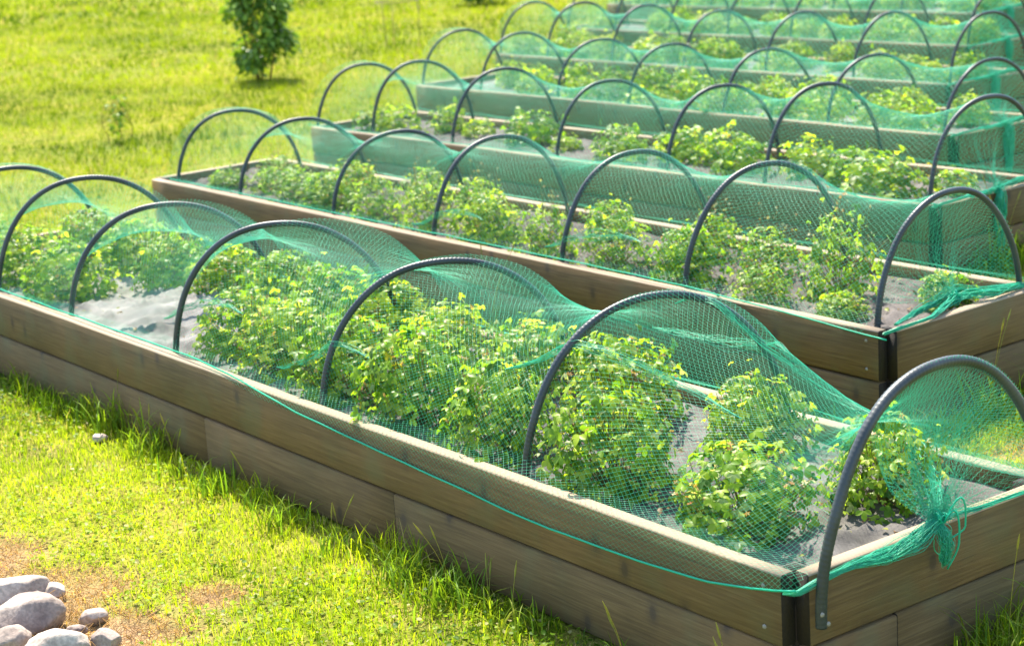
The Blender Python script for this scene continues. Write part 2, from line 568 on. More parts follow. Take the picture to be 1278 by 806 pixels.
def hoop_mesh(W, zt, inset, seed, zfoot=.17, ribs=True):
    r = random.Random(seed)
    pts = []
    for k in range(5): pts.append((arch(0, W, zt, inset)[0], zfoot + (HZ0 - zfoot) * k / 5))
    n = 120
    for k in range(n + 1):
        pts.append(arch(PI * k / n, W, zt, inset))
    for k in range(1, 6): pts.append((arch(PI, W, zt, inset)[0], HZ0 - (HZ0 - zfoot) * k / 5))
    P = np.array([[0.0, a, b] for a, b in pts])
    # resample to even steps
    d = np.r_[0, np.cumsum(np.linalg.norm(np.diff(P, axis=0), axis=1))]
    m_ = int(d[-1] / .0045) if ribs else 120
    sN = np.linspace(0, d[-1], m_)
    Q = np.stack([np.interp(sN, d, P[:, k]) for k in range(3)], 1)
    for q, s_ in zip(Q, sN):
        q[0] += .03 * noise.noise((s_ * 1.5, seed, 0)) * min(1, 4 * (q[2] - .3)) if q[2] > .3 else 0; q[1] += .014 * noise.noise((s_ * 1.8, seed, 5))
    rad = HR * (1.22 if zfoot > .2 else 1.03) + ((.0005 + .0003 * (seed % 3)) * np.sin(sN * 2 * PI / .0135) if ribs else 0)
    V, F = sweep(Q, rad, 10)
    return mesh_np('pipe_hoop', V, F, M_hoop, True)


ORD = ['first', 'second', 'third', 'fourth', 'fifth', 'sixth', 'seventh', 'eighth', 'ninth', 'tenth', 'eleventh', 'twelfth',
       'thirteenth', 'fourteenth', 'fifteenth', 'sixteenth', 'seventeenth', 'eighteenth', 'nineteenth', 'twentieth']
# (foot u, apex u, apex z)
HOOPS = {0: [(-.035, -.045, .845), (1.17, 1.04, .86), (2.30, 2.11, .835), (3.40, 3.08, .86), (4.37, 4.17, .82), (5.15, 5.01, .86), (6.05, 6.0, .82)],
         1: [(.11, .09, .84), (1.18, 1.07, .86), (2.02, 1.93, .84), (3.06, 3.0, .83), (4.02, 3.95, .79), (5.09, 4.99, .79), (5.93, 5.80, .79)],
         2: [(.10, .05, .88), (1.25, 1.16, .89), (2.05, 1.97, .84), (3.08, 2.99, .82), (4.2, 4.10, .85), (5.2, 5.1, .86), (5.93, 5.84, .81)],
         3: [(.13, .11, .80), (1.12, 1.08, .79), (2.14, 2.09, .79), (3.17, 3.14, .79), (4.03, 3.98, .80), (5.08, 5.02, .82), (5.93, 5.90, .82)],
         4: [(.06, .03, .88), (1.03, 1.0, .86), (2.04, 2.01, .84), (3.07, 3.04, .83), (4.08, 4.04, .86), (5.06, 5.02, .87), (5.83, 5.80, .86)],
         5: [(.1, .08, .85), (1.35, 1.3, .85), (2.3, 2.26, .84), (3.2, 3.16, .84), (4.1, 4.06, .85), (5.0, 4.97, .85), (5.85, 5.82, .85)],
         6: [(.1, .08, .85), (1.1, 1.06, .85), (2.1, 2.06, .84), (3.1, 3.06, .84), (4.1, 4.06, .85), (5.1, 5.06, .85), (5.9, 5.87, .85)]}


def hoop_uv(i, k, v):
    uf, ua, zt = HOOPS[i][k]; W = BEDS[i][5]
    return uf + (ua - uf) * 2 * v / W


for i in range(len(BEDS)):
    x, y, th, z0, sk, W, L = BEDS[i]
    for k, (uf, ua, zt) in enumerate(HOOPS[i]):
        outer = (i == 0 and k == 0)
        me = hoop_mesh(W if not outer else W - .08, zt, .062 if not outer else .050, i * 10 + k, zfoot=.17 if not outer else .265, ribs=i < 3)
        p = wld(i, uf, 0, 0)
        # direction of v axis, twisted so that the far foot lands at 2*ua-uf
        q = wld(i, 2 * ua - uf, W, 0)
        ang = math.atan2(q[1] - p[1], q[0] - p[0]) - PI / 2
        o = link('pipe_hoop', me, None, (p[0], p[1], z0), (0, 0, ang))
        lab = f'dark grey pipe hoop, {ORD[k]} from the right-hand end of {BEDNAME[i]}'
        if outer: lab = 'dark grey ribbed pipe hoop screwed outside the end board of the nearest bed'
        tag(o, lab, 'hoop', 'dark pipe hoops arched over the beds')
        if outer:
            for (dv, dz) in ((0.012, .275), (-.008, .305)):
                sc_ = link('screw', SCREW, o, (.012, arch(0, W, zt, .050)[0] + dv, dz), (0, 0, PI / 2))

# ------------------------------------------------------------------ nets
NETP = {0: (.0112, .0086, .00033), 1: (.0150, .0118, .00039), 2: (.019, .0150, .00054), 3: (.025, .0195, .00078),
        4: (.029, .023, .00098), 5: (.033, .027, .00115), 6: (.037, .029, .00135)}
SAG = {0: [.27, .13, .12, .13, .20, .17], 1: [.11, .10, .10, .12, .12, .14], 2: [.15, .10, .13, .10, .16, .14], 3: [.09, .09, .11, .09, .12, .12]}


def cord_z(i, u):
    """height of the net's lower front edge and its v"""
    if i == 0:
        us = [-.02, .06, .14, .3, .55, .95, 1.2, 1.6, 2.0, 2.35, 2.6, 2.85, 3.2, 7]
        zs = [.375, .352, .335, .31, .295, .288, .298, .32, .342, .362, .392, .406, .410, .410]
        vs = [-.012, -.010, -.010, -.010, -.010, -.010, -.010, -.010, -.010, -.010, -.010, .010, .028, .035]
        return float(np.interp(u, us, zs)), float(np.interp(u, us, vs))
    if i == 1:
        us = [0, .1, .5, 1.0, 1.6, 7]; zs = [.372, .375, .395, .408, .412, .410]; vs = [-.009, -.009, -.006, .012, .03, .022]
        return float(np.interp(u, us, zs)), float(np.interp(u, us, vs))
    return .404 + .01 * noise.noise((u * 2, i, 0)), .012


def net_section(i, u, npt):
    """cross-section of the draped net at u as (npt,3) local points"""
    x, y, th, z0, sk, W, L = BEDS[i]
    H = HOOPS[i]
    ua = [h[1] for h in H]
    # bracket
    if u <= ua[0]: k, q = 0, 0.0
    elif u >= ua[-1]: k, q = len(ua) - 2, 1.0
    else:
        k = max(j for j in range(len(ua) - 1) if ua[j] <= u); q = (u - ua[k]) / (ua[k + 1] - ua[k])
    zt = H[k][2] * (1 - q) + H[k + 1][2] * q
    S = (SAG.get(i) or [.12, .13, .11, .13, .12, .12])[k]
    # sharp at the hoops, flat in between
    w4 = (1 - (2 * q - 1) ** 2) ** .8
    if i == 0 and k == 0: w4 = (math.sin(PI * min(1, q ** .8))) ** .9
    sg = S * w4
    Wn = W - (.07 * max(0, 1 - (u + .045) / .6) if i == 0 else 0)
    pts = []
    zc, vc = cord_z(i, u)
    if zc < .395:
        pts.append((vc, zc)); pts.append((-.006, .403))
    else:
        pts.append((vc, zc))
    n = 40
    for j in range(2, n - 1):
        phi = PI * j / n
        v, z = arch(phi, Wn, zt + .016, .052)
        if z < .43: continue
        s_ = math.sin(phi)
        z2 = z - sg * s_ ** 1.3
        v2 = Wn / 2 + (v - Wn / 2) * (1 - .20 * sg / .13 * max(0, (z - .4)) * 1.2)
        pts.append((v2, z2))
    pts.append((W + .006, .404))
    pts.append((W + .012, .404 - .05 - .03 * noise.noise((u * 1.3, i, 7))))
    P = np.array(pts)
    d = np.r_[0, np.cumsum(np.linalg.norm(np.diff(P, axis=0), axis=1))]
    s_ = np.linspace(0, d[-1], npt)
    return np.interp(s_, d, P[:, 0]), np.interp(s_, d, P[:, 1]), d[-1]


def twist_u(i, u, v):
    """follow the slight twist of the hoops"""
    H = HOOPS[i]; W = BEDS[i][5]
    us = [h[1] for h in H]; dl = [(h[0] - h[1]) for h in H]
    return u + np.interp(u, us, dl) * (1 - 2 * np.clip(v, 0, W) / W)


def grid_net(Pg, r, keep=None):
    """diamond mesh tubes through a (a,b,3) grid"""
    A, B = Pg.shape[:2]
    ia, ib = np.meshgrid(np.arange(A - 1), np.arange(B - 1), indexing='ij')
    ev = (ia + ib) % 2 == 0
    p0 = np.concatenate([Pg[ia[ev], ib[ev]], Pg[ia[~ev] + 1, ib[~ev]]])
    p1 = np.concatenate([Pg[ia[ev] + 1, ib[ev] + 1], Pg[ia[~ev], ib[~ev] + 1]])
    return tubes(p0, p1, r)


def bundle(path, n, spread, r, seed, frays=0):
    """a gathered rope of net strands along path"""
    rr = np.random.default_rng(seed)
    P = np.asarray(path, float); parts = []
    m_ = 36
    d = np.r_[0, np.cumsum(np.linalg.norm(np.diff(P, axis=0), axis=1))]
    s_ = np.linspace(0, d[-1], m_)
    Q = np.stack([np.interp(s_, d, P[:, k]) for k in range(3)], 1)
    T = np.linspace(0, 1, m_)
    sp = np.interp(T, np.linspace(0, 1, len(spread)), spread)
    for k in range(n):
        ph = rr.uniform(0, 2 * PI, 6); am = rr.normal(0, 1, 3); fr = rr.uniform(1, 5, 3)
        off = np.stack([am[a] * .45 + .8 * np.sin(T * fr[a] * PI + ph[a]) * .6 + .10 * np.sin(T * 23 + ph[a + 3]) for a in range(3)], 1)
        parts.append(sweep(Q + off * sp[:, None], r * rr.uniform(.7, 1.5), 4, False))
    return merge(parts)


def build_net(i):
    x, y, th, z0, sk, W, L = BEDS[i]
    du, dt, r = NETP[i]
    umax = HOOPS[i][-1][1] + .12; umin = HOOPS[i][0][1]
    na = int((umax - umin) / du) | 1; nb = int(1.65 / dt) | 1
    root = empty('garden_net', (x, y, z0), th)
    looks = ['fine green garden net draped over the hoops of the nearest bed, knotted at its end',
             'fine green garden net draped over the hoops of the second bed back',
             'green net veil stretched over the hoops of the third bed back',
             'green net veil stretched over the hoops of the fourth bed back',
             'blurred green net over the hoops of the fifth bed back',
             'blurred green net over the hoops of the sixth bed back',
             'blurred green net over the farthest bed at the top of the picture']
    tag(root, looks[i], 'garden net', 'green nets over the raised beds')
    G = np.zeros((na, nb, 3))
    for a in range(na):
        u = umin + (umax - umin) * a / (na - 1)
        v, z, _ = net_section(i, u, nb)
        for b in range(nb):
            uu = twist_u(i, u, v[b])
            t_ = b / nb
            wob = .010 * noise.noise((u * 3.1, t_ * 5, i * 2.2)) + .0035 * noise.noise((u * 17, t_ * 16, i))
            stretch = .03 * noise.noise((u * 1.2, t_ * 3, 8 + i)) + .012 * noise.noise((u * 6, t_ * 6, 9 + i))
            mid = math.sin(PI * min(1, max(0, (z[b] - .41) / .2)) / 2) if z[b] > .41 else 0
            G[a, b] = loc(i, uu + stretch, v[b], z[b] + wob * mid)
    parts = [grid_net(G, r)]
    link('net_mesh', mesh_np('net_mesh', *merge(parts), M_net), root)
    # ---- end curtain gathered to a knot
    K = {0: (-.03, .47 * W, .425), 1: (.09, .52 * W, .42)}.get(i, (-.015, .5 * W, .41))
    nr = int(.55 / dt * .75) | 1
    ncb = nb
    v0, zz0, _ = net_section(i, umin, nb)
    C = np.zeros((nb, nr, 3))
    lo, hi = {0: (.30, .93), 1: (.1, .95)}.get(i, (.08, .94))
    for b in range(nb):
        t_ = b / (nb - 1)
        tt = lo + (hi - lo) * t_
        vb = np.interp(tt, np.linspace(0, 1, nb), v0); zb = np.interp(tt, np.linspace(0, 1, nb), zz0)
        A = np.array([twist_u(i, umin, vb), vb, zb])
        fan = (t_ - .5)
        Kp = np.array([K[0] + .012 * math.sin(b * 1.7), K[1] + fan * .035 + .006 * math.sin(b * 2.3), K[2] + .012 * math.cos(b * 1.1)])
        for c in range(nr):
            s_ = c / (nr - 1); s2 = s_ ** .92
            P = A * (1 - s2) + Kp * s2
            P[0] += .09 * math.sin(PI * s_) * (1 if i else .7) + .03 * noise.noise((t_ * 9, s_ * 2, i)) * math.sin(PI * s_)
            P[2] -= .03 * math.sin(PI * s_)
            C[b, c] = loc(i, *P)
    link('net_end', mesh_np('net_end', *grid_net(C, r * .85), M_net), root)
    # ---- knot, tail and gathered rope
    k0 = loc(i, *K)
    parts = []
    for q in range(26):
        w = random.uniform(0, 2 * PI); rr = random.uniform(.008, .022)
        tcirc = np.linspace(0, 2 * PI, 18)
        tilt = Matrix.Rotation(random.uniform(-1.2, 1.2), 3, 'X') @ Matrix.Rotation(random.uniform(-.6, .6), 3, 'Y')
        c_ = np.array([(0.7 * rr * math.cos(a_), rr * math.sin(a_), rr * .9 * math.sin(a_ + w)) for a_ in tcirc]) @ np.array(tilt)
        parts.append(sweep(c_ + k0 + np.array([random.gauss(0, .004), random.gauss(0, .006), random.gauss(0, .006)]), .0016, 5, False))
    link('net_knot', mesh_np('net_knot', *merge(parts), M_cord, True), root)
    sc_ = 1.0 if i == 0 else .9
    tail = [loc(i, K[0], K[1], K[2]), loc(i, -.05, K[1] - .005, K[2] - .02), loc(i, -.058, K[1] - .0, K[2] - .06), loc(i, -.04, K[1] + .01, K[2] - .115)]
    if i > 1: tail = [loc(i, K[0], K[1], K[2]), loc(i, -.03, K[1], K[2] - .03), loc(i, -.02, K[1] + .01, K[2] - .17), loc(i, -.02, K[1] + .02, K[2] - .3 if i in (2, 3, 4) else K[2] - .2)]
    if i != 1: link('net_tail', mesh_np('net_tail', *bundle(tail, 90, (.006, .017, .015, .010) if i < 2 else (.01, .025, .02, .012), .0008 if i < 2 else .0022, i + 5), M_net), root)
    # two free ends of the tie ribbon
    for (a_, zdrop, upz, side) in {0: ((0, -.13, .05, .035), (1, -.05, .07, .06)), 1: ()}.get(i, ((0, -.2, .02, .02),)):
        pth = []
        for s_ in np.linspace(0, 1, 14):
            pth.append(loc(i, K[0] - .02 - .02 * math.sin(PI * s_), K[1] + side * math.sin(PI * s_ * .9), K[2] + upz * math.sin(PI * min(1, s_ * 1.6)) + zdrop * s_ ** 1.5))
        V, F = sweep(pth, .0028, 4)
        link('tie_end', mesh_np('tie_end', V, F, M_cord, True), root)
    # rope along the end rail, front corner -> knot -> back corner
    if i == 0:
        p1 = [loc(i, .03, -.006, .352), loc(i, -.01, -.004, .362), loc(i, -.028, .06, .385), loc(i, -.030, .16, .392), loc(i, -.034, .28, .385), loc(i, -.036, .38, .395), k0]
        link('net_gather', mesh_np('net_gather', *bundle(p1, 120, (.003, .006, .006, .012, .019, .022, .012), .00065, 3), M_net), root)
        p2 = [k0, loc(i, -.012, .6, .412), loc(i, -.010, .75, .404), loc(i, -.012, .9, .402), loc(i, .0, W, .405)]
        link('net_gather', mesh_np('net_gather', *bundle(p2, 16, (.012, .007, .004, .004, .004), .0011, 4), M_net), root)
        p3 = [k0, loc(i, .10, .62, .44), loc(i, .28, .80, .42), loc(i, .5, .93, .42)]
        link('net_gather', mesh_np('net_gather', *bundle(p3, 26, (.010, .022, .03, .03), .0009, 8), M_net), root)
    else:
        s1 = (.008, .010, .012, .014)
        p1 = [loc(i, .02, -.004, .39), loc(i, -.006, .05, .404), loc(i, .0, .25, .405), k0]
        link('net_gather', mesh_np('net_gather', *bundle(p1, 26, (.003, .004, .01, .014), .0012 * (1 + i * .25), 3), M_net), root)
        p2 = [k0, loc(i, .02, .7 * W, .42), loc(i, .04, .86 * W, .41), loc(i, .02, W - .01, .41)]
        link('net_gather', mesh_np('net_gather', *bundle(p2, 26, (.018, .014, .01, .008), .0012 * (1 + i * .25), 4), M_net), root)
    if i == 1:
        p3 = [loc(i, .05, .1, .40), loc(i, .12, .3, .395), loc(i, .13, .45, .41), loc(i, .14, .55, .43), loc(i, .10, .66, .41), loc(i, .06, .84, .41)]
        link('net_gather', mesh_np('net_gather', *bundle(p3, 36, (.005, .010, .014, .020, .014, .008), .0013, 9), M_net), root)
    # ---- bright edge cord
    us = np.linspace(-.015 if i == 0 else .0, umax, 160)
    path = []
    for u in us:
        zc, vc = cord_z(i, u)
        path.append(loc(i, u, vc - .002, zc + .004 * noise.noise((u * 4, i, 3))))
    V, F = sweep(path, .0032 if i == 0 else (.003 if i == 1 else .0028), 6)
    link('edge_cord', mesh_np('edge_cord', V, F, M_cord, True), root)
    # slack bands where the net doubles up, running along the bed
    rr = np.random.default_rng(50 + i)
    FOLDS = {0: [(.35, .80, .70, .62), (.55, .75, .42, .30), (.95, .55, .78, .74), (1.9, .5, .20, .12), (2.75, .5, .18, .10), (3.7, .4, .55, .7)], 1: [(1.4, .7, .12, .06), (2.6, .6, .1, .05)]}
    for q, (u, ln, t0, t1) in enumerate(FOLDS.get(i, [])):
        pth = []
        for s_ in np.linspace(0, 1, 12):
            a = min(na - 1, max(0, int((u + ln * s_ - umin) / (umax - umin) * (na - 1))))
            b = min(nb - 1, int((t0 + (t1 - t0) * s_ + .02 * math.sin(s_ * 5)) * nb))
            pth.append(G[a, b])
        link('net_fold', mesh_np('net_fold', *bundle(pth, 16, (.001, .012, .020, .014, .001), .00045, 70 + q), M_net), root)
    return root


for i in range(len(BEDS)): build_net(i)


# ------------------------------------------------------------------ plants
def leaflet(L=1.0, Wd=.62, serr=.05):
    """one leaflet from origin along +x, folded on the midrib, 12 outline points"""
    ts = [0, .14, .32, .5, .68, .84, 1.0]
    hw = [0, .2, .40, .48, .44, .27, 0]
    V = []
    for t, h in zip(ts, hw):
        z = -.28 * t * t
        V.append((t * L, 0, z - .0))
        if 0 < h:
            V.append((t * L + .05 * L, h * Wd * 1.05, z + .16 * h)); V.append((t * L + .05 * L, -h * Wd * 1.05, z + .16 * h))
    # indices: 0 base, (1 mid,2 left,3 right) ..., last tip
    F = []
    F += [(0, 1, 2), (0, 3, 1)]
    for k in range(4):
        a = 1 + 3 * k; b = a + 3
        F += [(a, b, b + 1), (a, b + 1, a + 1), (a, a + 2, b + 2), (a, b + 2, b)]
    tip = 16
    F += [(13, tip, 14), (13, 15, tip)]
    return np.array(V), np.array(F)


LV, LF = leaflet()


def rotz(V, a):
    c, s = math.cos(a), math.sin(a)
    return np.stack([V[:, 0] * c - V[:, 1] * s, V[:, 0] * s + V[:, 1] * c, V[:, 2]], 1)


def trifoliate():
    parts = []
    for a, s in ((0, 1.0), (1.25, .88), (-1.25, .88)):
        V = rotz(LV * s, a); parts.append((V + np.array([.06, 0, 0]), LF))
    return merge(parts)


TV, TF = trifoliate()


def scatter_leaves(tv, tf, pos, direc, up, size, tint):
    """copies of template: direc = outward (x), up = normal (z)"""
    n = len(pos)
    d = direc / (np.linalg.norm(direc, axis=1, keepdims=True) + 1e-9)
    u = up - d * np.sum(up * d, 1, keepdims=True); u /= np.linalg.norm(u, axis=1, keepdims=True) + 1e-9
    s = np.cross(u, d)
    V = pos[:, None] + size[:, None, None] * (tv[None, :, 0:1] * d[:, None] + tv[None, :, 1:2] * s[:, None] + tv[None, :, 2:3] * u[:, None])
    F = tf[None] + (np.arange(n) * len(tv))[:, None, None]
    T = np.repeat(tint[:, None], len(tv), 1)
    return V.reshape(-1, 3), F.reshape(-1, 3), T.reshape(-1, 3)


def leaf_tints(n, r, kind=0):
    dark = np.array([.05, .13, .012]); mid = np.array([.22, .37, .028]); yel = np.array([.52, .60, .07])
    if kind == 1: mid = np.array([.24, .38, .025]); yel = np.array([.50, .58, .04])
    t = r.random(n)
    c = np.where(t[:, None] < .5, dark + (mid - dark) * (t[:, None] / .5), mid + (yel - mid) * ((t[:, None] - .5) / .5) ** 1.5)
    k = r.random(n) < .008
    c[k] = np.array([.50, .40, .03])
    k = r.random(n) < .06
    c[k] = np.array([.40, .46, .22])
    return c


def plant_meshes(seed, nl=150, leaf=.036, kind=0, tall=0.0, flowers=30):
    """unit-ish plant: radius 1 -> scaled later per plant; built at true size R=.19,H=.27"""
    r = np.random.default_rng(seed)
    R, H = .175, .26
    az = r.uniform(0, 2 * PI, nl); ct = r.uniform(-.12, 1, nl)          # even cover of a dome that reaches the ground
    st = np.sqrt(np.clip(1 - ct ** 2, 0, 1))
    shell = np.where(r.random(nl) < .72, r.uniform(.86, 1.04, nl), r.uniform(.45, .86, nl))
    lump = 1 + .14 * np.sin(az * 3 + seed) * st + .10 * np.sin(az * 5 + ct * 7 + seed * 2) + .07 * np.sin(az * 11 + ct * 13 + seed)
    shoot = r.random(nl) < .07
    lump = lump + shoot * r.uniform(.05, .3, nl)
    pos = np.stack([R * st * shell * lump * np.cos(az), R * st * shell * lump * np.sin(az), np.maximum(.015, .035 + (H - .035) * ct * shell * lump)], 1)
    rr = st
    out = np.stack([np.cos(az), np.sin(az), -.25 - .5 * st + r.normal(0, .35, nl)], 1)
    out[:, :2] += r.normal(0, .5, (nl, 2))
    nrm = np.stack([.9 * st * np.cos(az), .9 * st * np.sin(az), .35 + .6 * ct], 1) + r.normal(0, .38, (nl, 3))
    size = leaf * r.uniform(.5, 1.3, nl)
    tint = leaf_tints(nl, r, kind)
    V, F, T = scatter_leaves(TV, TF, pos, out, nrm, size, tint)
    foliage = mesh_np('foliage', V, F, M_leaf, True, T)
    # petioles
    sel = r.choice(nl, min(nl, 70), replace=False)
    base = np.stack([r.normal(0, .02, len(sel)), r.normal(0, .02, len(sel)), np.zeros(len(sel))], 1)
    mid = base * .4 + pos[sel] * .6 + np.array([0, 0, .02]) + r.normal(0, .008, (len(sel), 3))
    v1, f1 = tubes(base, mid, .0014); v2, f2 = tubes(mid, pos[sel], .0011)
    # flower stalks + calyxes
    nf = flowers
    a2 = r.uniform(0, 2 * PI, nf); q = np.sqrt(r.random(nf)) * 1.02
    fp = np.stack([R * q * np.cos(a2) * 1.05, R * q * np.sin(a2) * 1.05, H * (np.sqrt(np.clip(1 - (q * .9) ** 2, 0, 1)) * .98 + .04) * r.uniform(.75, 1.08, nf) + tall * r.random(nf) ** 2], 1)
    fb = fp * np.array([.75, .75, .5]) + r.normal(0, .006, (nf, 3))
    v3, f3 = tubes(fb, fp, .0010)
    stems = mesh_np('stems', *merge([(v1, f1), (v2, f2), (v3, f3)]), M_stem)
    # 5-petal star template
    sv = [(0, 0, 0)]
    for k in range(5):
        w = k * 2 * PI / 5
        sv += [(.6 * math.cos(w - .45), .6 * math.sin(w - .45), .1), (1.0 * math.cos(w), 1.0 * math.sin(w), .12), (.6 * math.cos(w + .45), .6 * math.sin(w + .45), .1)]
    sf = []
    for k in range(5): sf += [(0, 1 + 3 * k, 2 + 3 * k), (0, 2 + 3 * k, 3 + 3 * k)]
    sv = np.array(sv); sf = np.array(sf)
    ft = np.where(r.random((nf, 1)) < .45, np.array([[.62, .55, .36]]), np.array([[.45, .27, .14]]))
    ft[r.random(nf) < .05] = (.42, .20, .10)
    dirn = r.normal(0, 1, (nf, 3)); upn = np.stack([r.normal(0, .5, nf), r.normal(-.3, .5, nf), np.full(nf, .7)], 1)
    Vf, Ff, Tf = scatter_leaves(sv, sf, fp, dirn, upn, r.uniform(.006, .011, nf), ft)
    fl = mesh_np('flowers', Vf, Ff, M_flower, False, Tf)
    return foliage, stems, fl


VAR_NEAR = [plant_meshes(100 + s, 640, .0245, 0, 0, 75) for s in range(5)]
VAR_TALL = [plant_meshes(200 + s, 400, .022, 0, .14, 60) for s in range(3)]
VAR_BIG = [plant_meshes(300 + s, 170, .042, 1, 0, 8) for s in range(4)]
# single leaf meshes shared by the pick-out leaves of the two nearest beds
LEAF1 = []
for s, c in enumerate([(.24, .40, .035), (.34, .48, .04), (.18, .32, .03), (.38, .46, .05), (.18, .30, .03), (.46, .46, .06)]):
    LEAF1.append(mesh_np('leaf', TV, TF, M_leaf, True, np.tile(np.array(c), (len(TV), 1))))


def add_plant(i, u, v, rad, h, var, label, group, nleaf=0, seed=0):
    w = wld(i, u, v, .335)
    root = empty('strawberry_plant', tuple(w), random.uniform(0, 2 * PI))
    tag(root, label, 'plant', group)
    if i == 0: rad *= .98; h *= .93
    sx = rad / .175; sz = h / .26
    for nm, me in zip(('foliage', 'stems', 'flowers'), var):
        o = link(nm, me, root, (0, 0, 0), None, (sx, sx, sz))
        if nm != 'stems': o['kind'] = 'stuff'
    r = random.Random(seed)
    for k in range(nleaf):
        az = r.uniform(0, 2 * PI); q = math.sqrt(r.random())
        p = (rad * q * math.cos(az), rad * q * math.sin(az), h * (math.sqrt(1 - (q * .9) ** 2) * .98 + .08))
        e = Vector((math.cos(az), math.sin(az), r.uniform(-.7, .2))).normalized()
        upv = (Vector((.7 * q * math.cos(az), .7 * q * math.sin(az), .8)) + Vector((r.gauss(0, .3), r.gauss(0, .3), 0)))
        sd_ = upv.cross(e).normalized(); upv = e.cross(sd_)
        mm = Matrix((e, sd_, upv)).transposed()
        link('leaf', LEAF1[r.choice((0, 0, 1, 1, 2, 3, 4, 4, 5) if r.random() < .15 else (0, 1, 2, 4))], root, p, mm.to_euler(), [.029 * r.uniform(.7, 1.3)] * 3)


# (u, v, radius, height)
P0 = [(.45, .27, .19, .26), (.33, .68, .155, .26), (.93, .78, .16, .25), (.98, .25, .185, .32), (1.45, .68, .19, .31),
      (1.50, .24, .17, .31), (1.95, .24, .19, .34), (1.98, .74, .19, .27), (2.45, .72, .17, .26), (2.42, .26, .19, .31),
      (2.88, .30, .20, .30), (2.90, .72, .20, .30), (3.30, .34, .18, .27), (3.36, .76, .19, .28), (3.8, .82, .19, .27), (4.28, .80, .17, .25),
      (4.72, .75, .17, .26), (4.90, .30, .20, .27), (5.2, .8, .19, .27), (5.42, .33, .19, .28), (5.7, .78, .18, .27), (5.95, .33, .17, .26)]
P1 = [(.44, .22, .10, .10), (.24, .62, .105, .14), (.66, .46, .155, .34), (.84, .18, .14, .16), (1.15, .55, .14, .22), (1.38, .26, .15, .24),
      (1.62, .66, .13, .22), (1.86, .26, .17, .24), (2.35, .24, .15, .24), (2.42, .70, .12, .18), (2.85, .26, .16, .24), (3.38, .26, .16, .24),
      (3.5, .68, .14, .2), (3.92, .28, .15, .22), (4.05, .7, .14, .2), (4.45, .3, .16, .2), (4.85, .32, .17, .18), (4.8, .68, .14, .18),
      (5.25, .4, .15, .15), (5.55, .6, .14, .16), (5.65, .28, .12, .12)]
P2 = [(.32, .55, .12, .14), (.62, .33, .22, .24), (1.05, .55, .14, .2), (1.42, .6, .17, .22), (1.8, .45, .17, .2), (2.1, .62, .17, .22), (2.45, .58, .18, .22),
      (2.75, .36, .15, .17), (3.0, .55, .16, .2), (3.5, .5, .1, .1), (3.95, .55, .19, .22), (4.6, .6, .12, .12), (5.0, .62, .13, .2), (5.35, .42, .15, .2), (5.6, .35, .13, .17)]
ALLP = [P0, P1, P2]
for i in range(3, 7):
    rr = random.Random(40 + i); lst = []
    u = .45
    while u < BEDS[i][6] - .3:
        for v in (.27, .68):
            if rr.random() < (.86 if i != 4 else .8):
                lst.append((u + rr.uniform(-.1, .1), v + rr.uniform(-.06, .06), rr.uniform(.13, .19), rr.uniform(.15, .27)))
        u += rr.uniform(.38, .5)
    ALLP.append(lst)

for i, lst in enumerate(ALLP):
    rows = {0: [], 1: []}
    W = BEDS[i][5]
    for p in lst: rows[0 if p[1] < W / 2 else 1].append(p)
    for rw in rows.values(): rw.sort(key=lambda p: p[0])
    for row, rw in rows.items():
        for k, (u, v, rad, h) in enumerate(rw):
            look = 'tall bushy' if h > .28 else ('bushy' if h > .19 else 'small low')
            lab = f'{look} strawberry plant, {ORD[k]} from right in the {"front" if row == 0 else "back"} row of {BEDNAME[i]}'
            if i == 0: var = VAR_NEAR[(k + row * 2) % 5]; nlf = 26 if row == 0 else 20
            elif i == 1: var = VAR_TALL[(k + row) % 3] if k % 3 else VAR_NEAR[k % 5]; nlf = 14
            elif i in (2,): var = VAR_BIG[(k + row) % 4]; nlf = 0
            else: var = (VAR_BIG + VAR_NEAR)[(k * 3 + row + i) % 9]; nlf = 0
            add_plant(i, u, v, rad, h, var, lab, 'strawberry plants in the beds', nlf, i * 1000 + row * 100 + k)


# ------------------------------------------------------------------ grass
def in_bed(X, Y, mg=0.0):
    inside = np.zeros(len(X), bool)
    for i, b in enumerate(BEDS):
        dx = X - b[0]; dy = Y - b[1]; c, s = math.cos(b[2]), math.sin(b[2])
        lx = dx * c + dy * s; ly = -dx * s + dy * c
        inside |= (lx < mg) & (lx > -b[6] - mg) & (ly > -mg) & (ly < b[5] + mg)
    return inside


def near_front(X, Y, i, d0=-.28, d1=-.015):
    b = BEDS[i]
    dx = X - b[0]; dy = Y - b[1]; c, s = math.cos(b[2]), math.sin(b[2])
    return dx * c + dy * s, -dx * s + dy * c


